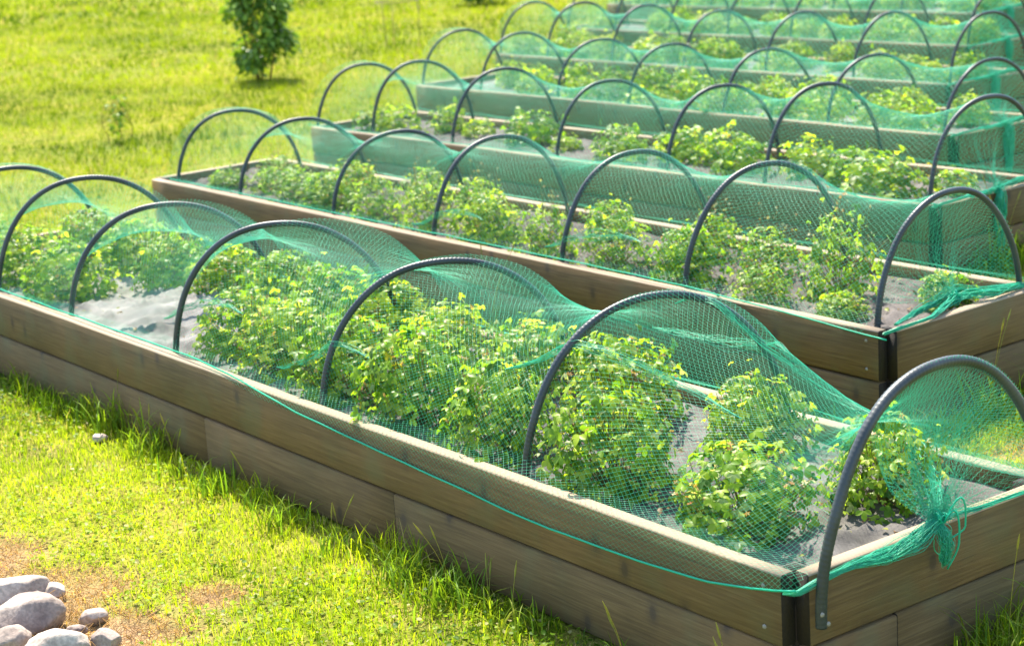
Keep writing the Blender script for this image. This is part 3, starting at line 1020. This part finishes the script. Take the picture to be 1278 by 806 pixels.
def blades(X, Y, h, w, lean, tint, seed, z0=None, segs=2):
    r = np.random.default_rng(seed); n = len(X)
    az = r.uniform(0, 2 * PI, n); la = r.uniform(0, 2 * PI, n)
    sx, sy = np.cos(az) * w / 2, np.sin(az) * w / 2
    lx, ly = np.cos(la) * lean * h, np.sin(la) * lean * h
    z0 = np.full(n, -.01) if z0 is None else z0
    B = np.stack([X, Y, z0], 1); S = np.stack([sx, sy, np.zeros(n)], 1)
    Mx = np.stack([X + lx * .3, Y + ly * .3, z0 + h * .58], 1)
    Tp = np.stack([X + lx, Y + ly, z0 + h * np.sqrt(np.clip(1 - lean ** 2 * .5, .2, 1))], 1)
    if segs == 2:
        V = np.stack([B - S, B + S, Mx - S * .75, Mx + S * .75, Tp], 1).reshape(-1, 3)
        o = (np.arange(n) * 5)[:, None, None]
        F = (np.array([[0, 1, 3], [0, 3, 2], [2, 3, 4]])[None] + o).reshape(-1, 3)
        T = np.repeat(tint[:, None], 5, 1).reshape(-1, 3)
    else:
        V = np.stack([B - S, B + S, Tp], 1).reshape(-1, 3)
        o = (np.arange(n) * 3)[:, None, None]
        F = (np.array([[0, 1, 2]])[None] + o).reshape(-1, 3)
        T = np.repeat(tint[:, None], 3, 1).reshape(-1, 3)
    return V, F, T


def patchy(X, Y, s, seed):
    return np.array([noise.noise((a * s + seed, b * s, seed * 1.7)) for a, b in zip(X, Y)])


def grass_tint(X, Y, r, warm=0.0):
    n = len(X)
    g = np.array([.22, .31, .014]); y = np.array([.385, .47, .022]); d = np.array([.07, .14, .010]); s = np.array([.50, .42, .20])
    p1 = patchy(X, Y, .5, 3.3); p2 = patchy(X, Y, 2.4, 7.7)
    p3 = patchy(X, Y, 7.5, 1.9)
    t = np.clip(.42 + .8 * p1 + .7 * p2 + .55 * p3 + r.normal(0, .26, n) + warm, 0, 1)[:, None]
    c = np.where(t < .35, d + (g - d) * (t / .35), g + (y - g) * ((t - .35) / .65))
    k = r.random(n) < .05 + .08 * (p1 > .2)
    c[k] = s
    return c


def build_grass():
    r = np.random.default_rng(11)
    parts = []
    # band: x0,x1,y0,y1,count/m2, height, width, segs, warm
    bands = [(-3.6, 3.4, 3.6, 8.2, 7000, .026, .0040, 2, .0), (-4.6, 4.2, 8.2, 13, 2000, .042, .007, 1, .06),
             (-8, 7.5, 13, 22, 700, .06, .013, 1, .12), (-14, 12, 22, 34, 260, .07, .026, 1, .14), (-24, 20, 34, 62, 70, .09, .055, 1, .16)]
    for bi, (x0, x1, y0, y1, den, hh, ww, sg, warm) in enumerate(bands):
        n = int((x1 - x0) * (y1 - y0) * den)
        X = r.uniform(x0, x1, n); Y = r.uniform(y0, y1, n)
        # keep what the lens and a few steps aside could see
        lim = .36 * Y + 1.1
        k = (np.abs(X) < lim) & ~in_bed(X, Y, .012)
        X, Y = X[k], Y[k]; n = len(X)
        tone = [1.12, .82, .66, .66, .66][bi]
        h = hh * r.uniform(.55, 1.5, n); w = ww * r.uniform(.6, 1.3, n)
        lean = np.clip(r.normal(.45, .25, n), 0, 1.0)
        tint = grass_tint(X, Y, r, warm) * tone
        p = patchy(X, Y, 1.1, 5.5)
        h *= 1 + .5 * p
        if bi == 0:
            st = np.array([straw(a, b) for a, b in zip(X, Y)])
            keep = r.random(n) > st * .86
            X, Y, h, w, lean, tint, st = X[keep], Y[keep], h[keep], w[keep], lean[keep], tint[keep], st[keep]
            kk = st > .35 + .3 * r.random(len(st))
            tint[kk] = np.array([.55, .36, .16]) * r.uniform(.6, 1.2, (kk.sum(), 1)); lean[kk] = r.uniform(.5, 1, kk.sum())
        parts.append(blades(X, Y, h, w, lean, tint, 20 + bi, None, sg))
    Vs, Fs, Ts = [], [], []; o = 0
    for V, F, T in parts:
        Vs.append(V); Fs.append(F + o); Ts.append(T); o += len(V)
    me = mesh_np('grass', np.concatenate(Vs), np.concatenate(Fs), M_grass, False, np.concatenate(Ts))
    tag(link('grass', me), 'sunlit yellow-green lawn grass growing round the raised beds', 'grass', kind='stuff')
    # clover and other round-leaved weeds close to the camera
    n = 48000
    X = r.uniform(-3.2, 3.2, n); Y = r.uniform(3.8, 8.5, n)
    k = ~in_bed(X, Y, .02) & (np.abs(X) < .36 * Y + .8); X, Y = X[k], Y[k]
    cl = patchy(X, Y, 1.6, 12.1)
    st = np.array([straw(a, b) for a, b in zip(X, Y)])
    k = (cl + r.normal(0, .2, len(X)) > -.1) & (st < .45); X, Y = X[k], Y[k]; n = len(X)
    qv = [(0, 0, 0)] + [(.5 + .5 * math.cos(a), .5 * math.sin(a), .12 * abs(math.sin(a))) for a in np.linspace(0, 2 * PI, 7)[:-1]]
    qf = [(0, 1 + a, 1 + (a + 1) % 6) for a in range(6)]
    pos = np.stack([X, Y, r.uniform(.004, .035, n)], 1)
    dr = np.stack([r.normal(0, 1, n), r.normal(0, 1, n), r.normal(0, .3, n)], 1)
    up = np.stack([r.normal(0, .4, n), r.normal(0, .4, n), np.ones(n)], 1)
    tint = grass_tint(X, Y, r, -.05) * r.uniform(.7, 1.2, (n, 1))
    V, F, T = scatter_leaves(np.array(qv), np.array(qf), pos, dr, up, r.uniform(.008, .019, n), tint)
    tag(link('clover', mesh_np('clover', V, F, M_grass, False, T)), 'low clover and round-leaved weeds mixed into the near lawn', 'clover', kind='stuff')
    # dry straw litter round the stones
    n = 15000
    X = r.uniform(-2.6, -.5, n); Y = r.uniform(4.4, 6.3, n)
    st = np.array([straw(a, b) for a, b in zip(X, Y)])
    k = st > .35 + .3 * r.random(n); X, Y = X[k], Y[k]; n = len(X)
    a = r.uniform(0, PI, n); ln = r.uniform(.015, .05, n)
    P0_ = np.stack([X, Y, r.uniform(-.006, .012, n)], 1)
    P1_ = P0_ + np.stack([np.cos(a) * ln, np.sin(a) * ln, r.uniform(-.006, .022, n)], 1)
    V, F = tubes(P0_, P1_, .0011)
    tint = np.repeat(np.array([[.56, .38, .2]]) * r.uniform(.5, 1.25, (n, 1)), 6, 0)
    tag(link('dry_straw', mesh_np('dry_straw', V, F, M_grass, False, tint)), 'dry brown straw and dead grass littering the bare patch by the stones', 'straw', kind='stuff')
    # longer unmown grass along the foot of each bed
    Vs, Fs, Ts = [], [], []; o = 0
    for i, b in enumerate(BEDS):
        L, W = b[6], b[5]
        n = [4200, 3000, 2200, 1700, 1400, 1200, 900][i]
        side = r.random(n)
        u = np.where(side < .55, r.uniform(-.1, L, n), np.where(side < .75, -np.abs(r.normal(0, .10, n)) - .01, r.uniform(0, L, n)))
        v = np.where(side < .55, -np.abs(r.normal(0, .07, n)) - .01, np.where(side < .75, r.uniform(-.1, W + .1, n), W + np.abs(r.normal(0, .08, n)) + .01))
        cl = np.array([noise.noise((a * 2.1, c * 2.1, i * 4.4)) for a, c in zip(u, v)])
        k = r.random(n) < np.clip(.55 + 1.2 * cl, .12, 1); u, v, cl = u[k], v[k], cl[k]; n = len(u)
        X = b[0] - u * math.cos(b[2]) - v * math.sin(b[2]); Y = b[1] - u * math.sin(b[2]) + v * math.cos(b[2])
        h = (.035 + .13 * np.clip(.1 + cl, 0, 1)) * r.uniform(.5, 1.5, n)
        sc_ = 1 + i * .4
        V, F, T = blades(X, Y, h, .005 * sc_ * r.uniform(.6, 1.3, n), np.clip(r.normal(.55, .3, n), 0, 1), grass_tint(X, Y, r, -.25), 60 + i)
        Vs.append(V); Fs.append(F + o); Ts.append(T); o += len(V)
    tag(link('edge_grass', mesh_np('edge_grass', np.concatenate(Vs), np.concatenate(Fs), M_grass, False, np.concatenate(Ts))),
        'longer uncut green grass fringing the foot of the timber beds', 'grass', kind='stuff')


build_grass()


def build_litter():
    r = np.random.default_rng(77)
    for i, n in ((0, 420), (1, 300)):
        b = BEDS[i]
        u = r.uniform(.1, b[6] - .1, n); v = r.uniform(.09, b[5] - .09, n)
        pos = np.array([wld(i, a, c, .362) for a, c in zip(u, v)])
        pos[:, 2] += r.uniform(-.012, .004, n)
        d = r.normal(0, 1, (n, 3)) * np.array([1, 1, .25]); up = np.stack([r.normal(0, .4, n), r.normal(0, .4, n), np.ones(n)], 1)
        t = np.array([[.20, .12, .06]]) * r.uniform(.4, 1.7, (n, 1)); t[r.random(n) < .3] = (.30, .30, .08)
        V, F, T = scatter_leaves(LV, LF, pos, d, up, r.uniform(.010, .030, n), t)
        tag(link('leaf_litter', mesh_np('leaf_litter', V, F, M_flower, True, T)),
            'dry brown leaf litter scattered on the fabric of ' + BEDNAME[i], 'leaf litter', kind='stuff')


build_litter()


def tuft(x, y, h, n, label, seed, seedheads=3, spread=.05, tintk=0):
    r = np.random.default_rng(seed)
    root = empty('grass_tuft', (x, y, -.005)); tag(root, label, 'grass tuft', 'long grass tufts beside the beds')
    X = r.normal(0, spread, n); Y = r.normal(0, spread, n)
    tint = np.array([[.10, .19, .02]]) * r.uniform(.6, 1.9, (n, 1)) + np.array([[.12, .08, 0]]) * r.random((n, 1))
    # arching ribbons with four segments
    V = []; F = []; T = []
    for k in range(n):
        a = r.uniform(0, 2 * PI); hh = h * r.uniform(.45, 1.1); le = r.uniform(.2, .9) * hh; w = r.uniform(.003, .009)
        pa = a + PI / 2; o = len(V)
        for s_ in range(5):
            q = s_ / 4
            px = X[k] + math.cos(a) * le * q ** 1.8; py = Y[k] + math.sin(a) * le * q ** 1.8
            pz = hh * (q - .42 * q ** 3 * min(1, le / hh * 1.2)); ww = w * (1 - q) ** .6
            V += [(px - math.cos(pa) * ww / 2, py - math.sin(pa) * ww / 2, pz), (px + math.cos(pa) * ww / 2, py + math.sin(pa) * ww / 2, pz)]
            T += [tint[k], tint[k]]
        for s_ in range(4): F.append((o + 2 * s_, o + 2 * s_ + 1, o + 2 * s_ + 3, o + 2 * s_ + 2))
    link('blades', mesh_np('blades', np.array(V), F, M_grass, False, np.array(T)), root)
    for k in range(seedheads):
        a = r.uniform(0, 2 * PI); hh = h * r.uniform(1.1, 1.7); le = r.uniform(.1, .35) * hh
        pth = [(math.cos(a) * le * q ** 2, math.sin(a) * le * q ** 2, hh * q) for q in np.linspace(0, 1, 8)]
        V1, F1 = sweep(pth, .0009, 4, False)
        tp = np.array(pth[-1]); dv = np.array(pth[-1]) - np.array(pth[-2]); dv /= np.linalg.norm(dv)
        V2, F2 = sweep([tp - dv * .01, tp, tp + dv * .02, tp + dv * .045], [.0008, .0026, .003, .0006], 5, False)
        Vv, Ff = merge([(V1, F1), (V2, F2)])
        link('seed_stalk', mesh_np('seed_stalk', Vv, Ff, M_grass, True, np.tile([[.30, .30, .09]], (len(Vv), 1))), root)


TUFTS = [(3.05, -.14, .17, 'dense green grass tuft against the front of the nearest bed near its left quarter'),
         (3.3, -.12, .20, 'grass tuft with pale seed stalks in front of the nearest bed, farthest left'),
         (2.55, -.10, .14, 'grass tuft leaning on the lower board left of the middle joint'),
         (1.95, -.11, .12, 'low grass tuft at the foot of the nearest bed, below its middle'),
         (1.35, -.10, .17, 'long arching grass tuft beside the lower board, right of the middle'),
         (1.12, -.12, .14, 'short grass tuft beside the arching one, nearer the corner'),
         (.55, -.09, .14, 'grass tuft at the bottom edge, left of the near corner'),
         (.12, -.10, .22, 'thin upright grass tuft just left of the near corner post')]
for k, (u, v, h, lab) in enumerate(TUFTS):
    p = wld(0, u, v); tuft(p[0], p[1], h * .8, 30 if k != 7 else 8, lab, 300 + k, 2, .035 if k != 7 else .02)
WEEDS = [(150, 535, .22, 110, 'lush weed tuft with seed stalks near the left end of the front board'),
         (118, 518, .17, 80, 'small green tuft left of the lush weed tuft by the front board'),
         (188, 560, .20, 90, 'green tuft right of the lush weed tuft by the front board'),
         (40, 478, .17, 80, 'grass tuft against the lower board at the left edge'),
         (262, 612, .14, 80, 'low broad tuft in the shade strip before the front board'),
         (345, 655, .14, 80, 'dark tuft in the shade strip under the front board'),
         (415, 690, .10, 40, 'low dark tuft beside the shaded foot of the front board'),
         (505, 728, .17, 90, 'bushy green tuft leaning out from the lower board'),
         (560, 752, .17, 100, 'fan of long arching blades below the lower board'),
         (640, 792, .12, 50, 'tuft at the bottom edge under the lower board')]


for k, (u, v, h, lab) in enumerate([(-.14, .62, .26, 'tall lush grass tuft outside the end board of the nearest bed'),
                                    (-.22, .78, .28, 'tall lush grass tuft at the right edge beside the nearest bed'),
                                    (-.16, .92, .26, 'dark grass tuft near the back corner of the nearest bed')]):
    p = wld(0, u, v); tuft(p[0], p[1], h, 90, lab, 330 + k, 2, .06)
for k, (u, v, h, lab) in enumerate([(-.12, .45, .24, 'grass tuft against the end board of the second bed'),
                                    (-.18, .85, .3, 'tall grass tuft at the right edge beside the second bed'),
                                    (2.35, -.12, .25, 'thin yellow grass stalks before the front of the second bed')]):
    p = wld(1, u, v); tuft(p[0], p[1], h, 70 if k < 2 else 8, lab, 340 + k, 3, .06 if k < 2 else .02)
for k, (u, v, h, lab) in enumerate([(-.14, .35, .3, 'tall yellow-green grass tuft beside the end of the third bed'),
                                    (-.3, .6, .34, 'tall grass tuft at the right edge behind the second bed')]):
    p = wld(2, u, v); tuft(p[0], p[1], h, 90, lab, 350 + k, 3, .09)


# ------------------------------------------------------------------ stones
def stone_material():
    mt, t, out = new_mat('pale_stone')
    tc = N(t, 'ShaderNodeTexCoord'); oi = N(t, 'ShaderNodeObjectInfo')
    n1 = N(t, 'ShaderNodeTexNoise'); n1.inputs['Scale'].default_value = 9; n1.inputs['Detail'].default_value = 8
    n2 = N(t, 'ShaderNodeTexNoise'); n2.inputs['Scale'].default_value = 90; n2.inputs['Detail'].default_value = 4
    add = N(t, 'ShaderNodeVectorMath', operation='ADD')
    t.links.new(tc.outputs['Object'], add.inputs[0]); t.links.new(oi.outputs['Random'], add.inputs[1])
    t.links.new(add.outputs[0], n1.inputs['Vector']); t.links.new(add.outputs[0], n2.inputs['Vector'])
    r1 = ramp(t, [(.3, (.24, .18, .15)), (.55, (.42, .345, .29)), (.75, (.60, .53, .46))]); t.links.new(n1.outputs[0], r1.inputs[0])
    r2 = ramp(t, [(.4, (.8, .8, .8)), (.6, (1.1, 1.1, 1.1))]); t.links.new(n2.outputs[0], r2.inputs[0])
    c = mix_rgb(t, r1.outputs[0], r2.outputs[0], 1, 'MULTIPLY')
    rr = ramp(t, [(0, (.82, .78, .76)), (1, (1.2, 1.17, 1.1))]); t.links.new(oi.outputs['Random'], rr.inputs[0])
    c = mix_rgb(t, c, rr.outputs[0], 1, 'MULTIPLY')
    bs = N(t, 'ShaderNodeBsdfPrincipled'); bs.inputs['Roughness'].default_value = .8; t.links.new(c, bs.inputs['Base Color'])
    bp = N(t, 'ShaderNodeBump'); bp.inputs['Strength'].default_value = .5; bp.inputs['Distance'].default_value = .004
    t.links.new(n2.outputs[0], bp.inputs['Height']); t.links.new(bp.outputs[0], bs.inputs['Normal'])
    t.links.new(bs.outputs[0], out.inputs[0])
    return mt


M_stone = stone_material()


def stone(x, y, sx, sy, sz, rz, seed, label, ang=.0):
    import bmesh
    bm = bmesh.new(); bmesh.ops.create_icosphere(bm, subdivisions=4, radius=1)
    for v in bm.verts:
        p = v.co.normalized()
        d = 1 + .2 * noise.noise(p * 1.3 + Vector((seed, 0, 0))) + .07 * noise.noise(p * 3.5 + Vector((0, seed, 0))) + .02 * noise.noise(p * 11)
        q = p * d
        # facet: flatten against a few random planes
        rr = random.Random(seed)
        for _ in range(8):
            nn = Vector((rr.gauss(0, 1), rr.gauss(0, 1), rr.gauss(0, .8))).normalized(); lim = rr.uniform(.66, .9)
            e = q.dot(nn) - lim
            if e > 0: q -= nn * e * .93
        v.co = Vector((q.x * sx, q.y * sy, q.z * sz))
    me = bpy.data.meshes.new('stone'); bm.to_mesh(me); bm.free()
    for p in me.polygons: p.use_smooth = True
    me.materials.append(M_stone)
    o = link('stone', me, None, (x, y, sz * .55), (0, ang, rz))
    tag(o, label, 'stone', 'pale stones in the dry patch')


# ------------------------------------------------------------------ pixel -> ground helper for the placing numbers below
def gp(px, py, z=0.0):
    """world point at height z seen at photo pixel (px,py); used once to read off positions"""
    d = Fv + R2 * ((px - 639) / f_px) + U2 * ((403 - py) / f_px)
    t = (z - cam_h) / d.z
    return d.x * t, d.y * t


STONES = [(36, 770, .108, .09, .072, .5, 1.5, 'large angular pinkish-grey stone in the middle of the stone group'),
          (18, 739, .13, .065, .048, .15, 2.5, 'long pale stone lying behind the large angular one'),
          (66, 738, .045, .035, .026, -.3, 8.5, 'small pinkish stone at the right tip of the long pale one'),
          (8, 803, .075, .06, .055, .2, 3.5, 'rounded grey stone at the bottom left corner'),
          (74, 808, .10, .06, .055, .35, 4.5, 'smooth white stone at the bottom edge'),
          (117, 770, .048, .03, .028, .35, 5.5, 'small cream stone standing alone in the straw'),
          (97, 786, .034, .02, .016, -.1, 6.5, 'tiny tan stone half buried beside the white stone'),
          (133, 800, .055, .038, .036, -.7, 7.5, 'oval cream stone with a dark spot, right of the group'),
          (124, 547, .035, .026, .02, 0, 9.5, 'lone grey stone in the lawn before the nearest bed')]
for px, py, sx, sy, sz, rz, sd_, lab in STONES:
    x, y = gp(px, py, sz * .5)
    stone(x, y, sx, sy, sz, rz, sd_, lab)


# ------------------------------------------------------------------ shrubs in the lawn
def drooping_leaf():
    ts = [0, .2, .5, .8, 1.0]; hw = [0, .2, .3, .2, 0]
    V = [(0, 0, 0)]
    for t, h in zip(ts[1:-1], hw[1:-1]):
        V += [(t, 0, -.25 * t * t), (t, h, -.25 * t * t + .08), (t, -h, -.25 * t * t + .08)]
    V.append((1, 0, -.28))
    F = [(0, 1, 2), (0, 3, 1), (1, 4, 5), (1, 5, 2), (1, 3, 6), (1, 6, 4), (4, 7, 8), (4, 8, 5), (4, 6, 9), (4, 9, 7), (7, 10, 8), (7, 9, 10)]
    return np.array(V), np.array(F)


DV, DF = drooping_leaf()


def shrub(x, y, h, rad, n, label, seed, zlow=.16, leaf=.082, stems=4):
    r = np.random.default_rng(seed)
    root = empty('shrub', (x, y, -.01)); tag(root, label, 'shrub', 'small shrubs in the lawn')
    tips = []
    for k in range(stems):
        a = 2 * PI * k / stems + r.uniform(-.4, .4); b0 = np.array([math.cos(a) * .07 + r.normal(0, .02), math.sin(a) * .05, 0])
        pth = [b0]
        for s_ in np.linspace(.15, 1, 8):
            pth.append(b0 + np.array([math.cos(a) * rad * .45 * s_ + .03 * math.sin(s_ * 5 + k), math.sin(a) * rad * .45 * s_, h * .9 * s_]))
        V, F = sweep(pth, np.linspace(.016, .004, len(pth)) * min(1, h * .6), 7)
        link('stem', mesh_np('stem', V, F, M_bark, True), root)
        tips += pth[2:]
    tips = np.array(tips)
    nb = 50
    bp0 = tips[r.integers(0, len(tips), nb)]
    cz = zlow + (h - zlow) * r.random(nb) ** .9
    az = r.uniform(0, 2 * PI, nb); prof = np.sin(PI * np.clip((cz - zlow) / (h - zlow) * .8 + .14, 0, 1)) ** .6
    cc = np.stack([rad * prof * np.cos(az) * r.uniform(.3, 1, nb), rad * prof * np.sin(az) * r.uniform(.3, 1, nb), cz], 1)
    V, F = tubes(bp0, cc, .0035 * min(1, h * .6))
    link('twigs', mesh_np('twigs', V, F, M_bark), root)
    ci = r.integers(0, nb, n)
    pos = cc[ci] + r.normal(0, 1, (n, 3)) * np.array([.06, .06, .07]) * min(1, h)
    pos[:, 2] = np.maximum(pos[:, 2], .1)
    out = pos * np.array([1, 1, 0]) + r.normal(0, .12, (n, 3)) + np.array([0, 0, -.12])
    up = np.stack([r.normal(0, .5, n) + pos[:, 0], r.normal(0, .5, n) + pos[:, 1], np.full(n, .6)], 1)
    tt = r.random((n, 1)); tint = np.array([[.05, .13, .015]]) * (1 - tt) + np.array([[.24, .38, .04]]) * tt
    tint[r.random(n) < .06] = (.28, .34, .08)
    V, F, T = scatter_leaves(DV, DF, pos, out, up, leaf * r.uniform(.6, 1.2, n), tint)
    o = link('foliage', mesh_np('foliage', V, F, M_bush, True, T), root); o['kind'] = 'stuff'


x, y = gp(328, 101); shrub(x, y, 1.22, .40, 2600, 'dark green leafy shrub on several thin stems standing in the lawn', 71, .24)
x, y = gp(597, 6); shrub(x, y, 1.1, .42, 1400, 'second dark shrub behind, cut off by the top edge', 72, leaf=.12)
x, y = gp(150, 178); shrub(x, y, .42, .06, 60, 'tiny faint green sapling poking up in the lawn', 73, .10, .05, 3)

for k, (px, py, h, n, lab) in enumerate(WEEDS):
    x, y = gp(px, py); tuft(x, y, h, n, lab, 400 + k, 1 if k % 3 == 0 else 0, .055)

# thin wire plant support with a ring on top
x, y = gp(500, 62)
root = empty('plant_support', (x, y, 0)); tag(root, 'thin wire ring support on legs standing in the lawn behind the beds', 'plant support')
ringp = [(math.cos(a) * .28, math.sin(a) * .28, .62) for a in np.linspace(0, 2 * PI, 40)]
V, F = sweep(ringp, .006, 6, False); link('ring', mesh_np('ring', V, F, M_wire, True), root)
for a in (.3, 2.4, 4.5):
    V, F = sweep([(math.cos(a) * .28, math.sin(a) * .28, .62), (math.cos(a) * .27, math.sin(a) * .27, .3), (math.cos(a) * .26, math.sin(a) * .26, -.02)], .005, 6)
    link('leg', mesh_np('leg', V, F, M_wire, True), root)

print('objects', len(bpy.data.objects), 'tris', sum(len(m_.polygons) for m_ in bpy.data.meshes))
